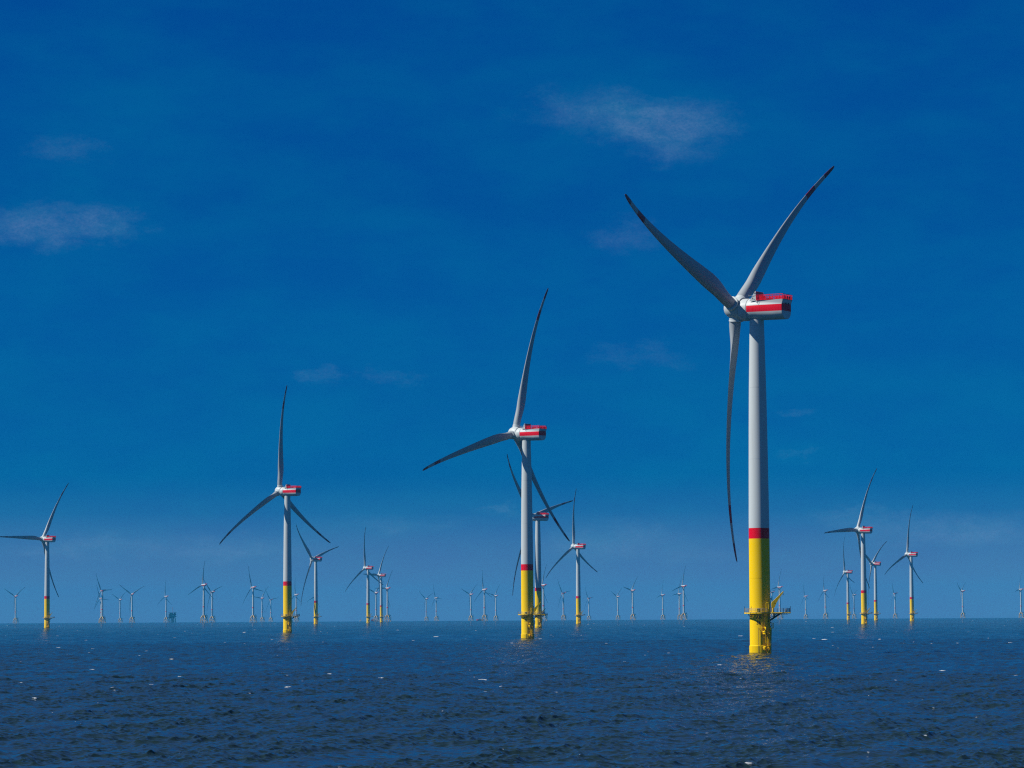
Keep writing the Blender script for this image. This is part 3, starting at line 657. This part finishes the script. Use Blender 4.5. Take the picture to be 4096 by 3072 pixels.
mp = wnode('ShaderNodeMapping'); mp.inputs['Rotation'].default_value = (0, 0, -wind); mp.inputs['Scale'].default_value = (1.0, 0.55, 1.0); nt.links.new(g.outputs['Position'], mp.inputs[0])
# facet slopes too small for the mesh, given directly as a tilt of the normal
n1 = wnode('ShaderNodeTexNoise'); n1.inputs['Scale'].default_value = 2.8; n1.inputs['Detail'].default_value = 4; n1.inputs['Roughness'].default_value = 0.6; nt.links.new(mp.outputs[0], n1.inputs['Vector'])
n2 = wnode('ShaderNodeTexNoise'); n2.inputs['Scale'].default_value = 0.010; n2.inputs['Detail'].default_value = 5; nt.links.new(g.outputs['Position'], n2.inputs['Vector'])
sub_ = wnode('ShaderNodeVectorMath'); sub_.operation = 'SUBTRACT'; nt.links.new(n1.outputs['Color'], sub_.inputs[0]); sub_.inputs[1].default_value = (0.5, 0.5, 0.5)
ml = wnode('ShaderNodeVectorMath'); ml.operation = 'MULTIPLY'; nt.links.new(sub_.outputs[0], ml.inputs[0]); ml.inputs[1].default_value = (1, 1, 0)
ln = wnode('ShaderNodeVectorMath'); ln.operation = 'LENGTH'; nt.links.new(g.outputs['Position'], ln.inputs[0])
far = wnode('ShaderNodeMapRange'); nt.links.new(ln.outputs['Value'], far.inputs[0]); far.inputs[1].default_value = 250; far.inputs[2].default_value = 2500; far.inputs[3].default_value = 0.06; far.inputs[4].default_value = 3.6
vv = wnode('ShaderNodeMapRange'); nt.links.new(n2.outputs['Fac'], vv.inputs[0]); vv.inputs[1].default_value = 0.3; vv.inputs[2].default_value = 0.7; vv.inputs[3].default_value = 0.5; vv.inputs[4].default_value = 1.6
fm = wnode('ShaderNodeMath'); fm.operation = 'MULTIPLY'; nt.links.new(far.outputs[0], fm.inputs[0]); nt.links.new(vv.outputs[0], fm.inputs[1])
sca = wnode('ShaderNodeVectorMath'); sca.operation = 'SCALE'; nt.links.new(ml.outputs[0], sca.inputs[0]); nt.links.new(fm.outputs[0], sca.inputs['Scale'])
ad = wnode('ShaderNodeVectorMath'); ad.operation = 'ADD'; nt.links.new(g.outputs['Normal'], ad.inputs[0]); nt.links.new(sca.outputs[0], ad.inputs[1])
nm = wnode('ShaderNodeVectorMath'); nm.operation = 'NORMALIZE'; nt.links.new(ad.outputs[0], nm.inputs[0]); nt.links.new(nm.outputs[0], P.inputs['Normal'])
me.materials.append(wm)

# whitecaps: small broken crests of foam scattered over the sea
b = MB(); crest = wind + math.pi / 2
for k in range(560):
    t = rng.uniform(0, 1) ** 1.9                  # evenly in the depression angle, a little denser far off
    dep = 0.00205 + t * 0.045; d = EYE / dep * 1.0; azm = R(rng.uniform(-9.6, 9.6))
    L = float(np.clip(rng.lognormal(0.1, 0.5), 0.4, 2.6)) * (0.32 if d < 500 else 0.7 if d < 1200 else 1.2)
    if d < 450 and rng.uniform() < 0.55: continue
    c0 = Vector((d * math.sin(azm), d * math.cos(azm), 0)); a = rng.normal(0.25, 0.35); e1 = Vector((math.cos(a), math.sin(a), 0)); e2 = Vector((-e1.y, e1.x, 0))
    n = 9; hgt = L * rng.uniform(0.04, 0.09); z0 = -d * d / 2 / RE
    if d < 1500:      # sit on the local wave
        q = np.array([[c0.x]], np.float32), np.array([[c0.y]], np.float32); zz, _, _ = waves(q[0], q[1], np.array([[d * 0.001]])); z0 += float(zz[0, 0])
    rings = []
    for i in range(n):
        s = i / (n - 1); w = math.sin(math.pi * s) ** 0.7 * rng.uniform(0.55, 1.2) + 0.03; p = c0 + e1 * (s - 0.5) * L + e2 * (0.25 * L * math.sin(s * 4 + k) * 0.4)
        wd = 0.16 * L * w; hh = hgt * w
        rings.append([tuple(p + e2 * wd + Vector((0, 0, z0 - 0.12))), tuple(p + e2 * wd * 0.3 + Vector((0, 0, z0 + hh * 0.85))), tuple(p - e2 * wd * 0.2 + Vector((0, 0, z0 + hh))), tuple(p - e2 * wd * 1.3 + Vector((0, 0, z0 - 0.12)))])
    b.loft(rings, MAT['foam'])
wc = b.build('whitecaps', None, 60); wc['kind'] = 'stuff'; wc['label'] = 'small white foam crests scattered over the sea'; wc['category'] = 'foam'

# ------------------------------------------------------------------ haze over the whole scene
b = MB(); b.box((0, 0, 85), (47000, 47000, 240), MAT['white']); hz = b.build('haze'); hz.data.materials.clear()
hm = bpy.data.materials.new('haze'); hm.use_nodes = True; hn = hm.node_tree; hn.nodes.clear()
pv = hn.nodes.new('ShaderNodeVolumePrincipled'); pv.inputs['Color'].default_value = (0.04, 0.54, 1.0, 1); pv.inputs['Density'].default_value = 3.2e-5; pv.inputs['Anisotropy'].default_value = 0.0
ho = hn.nodes.new('ShaderNodeOutputMaterial'); hn.links.new(pv.outputs[0], ho.inputs['Volume']); hz.data.materials.append(hm); hz['kind'] = 'stuff'
hz.display_type = 'WIRE'
print('verts', len(co))
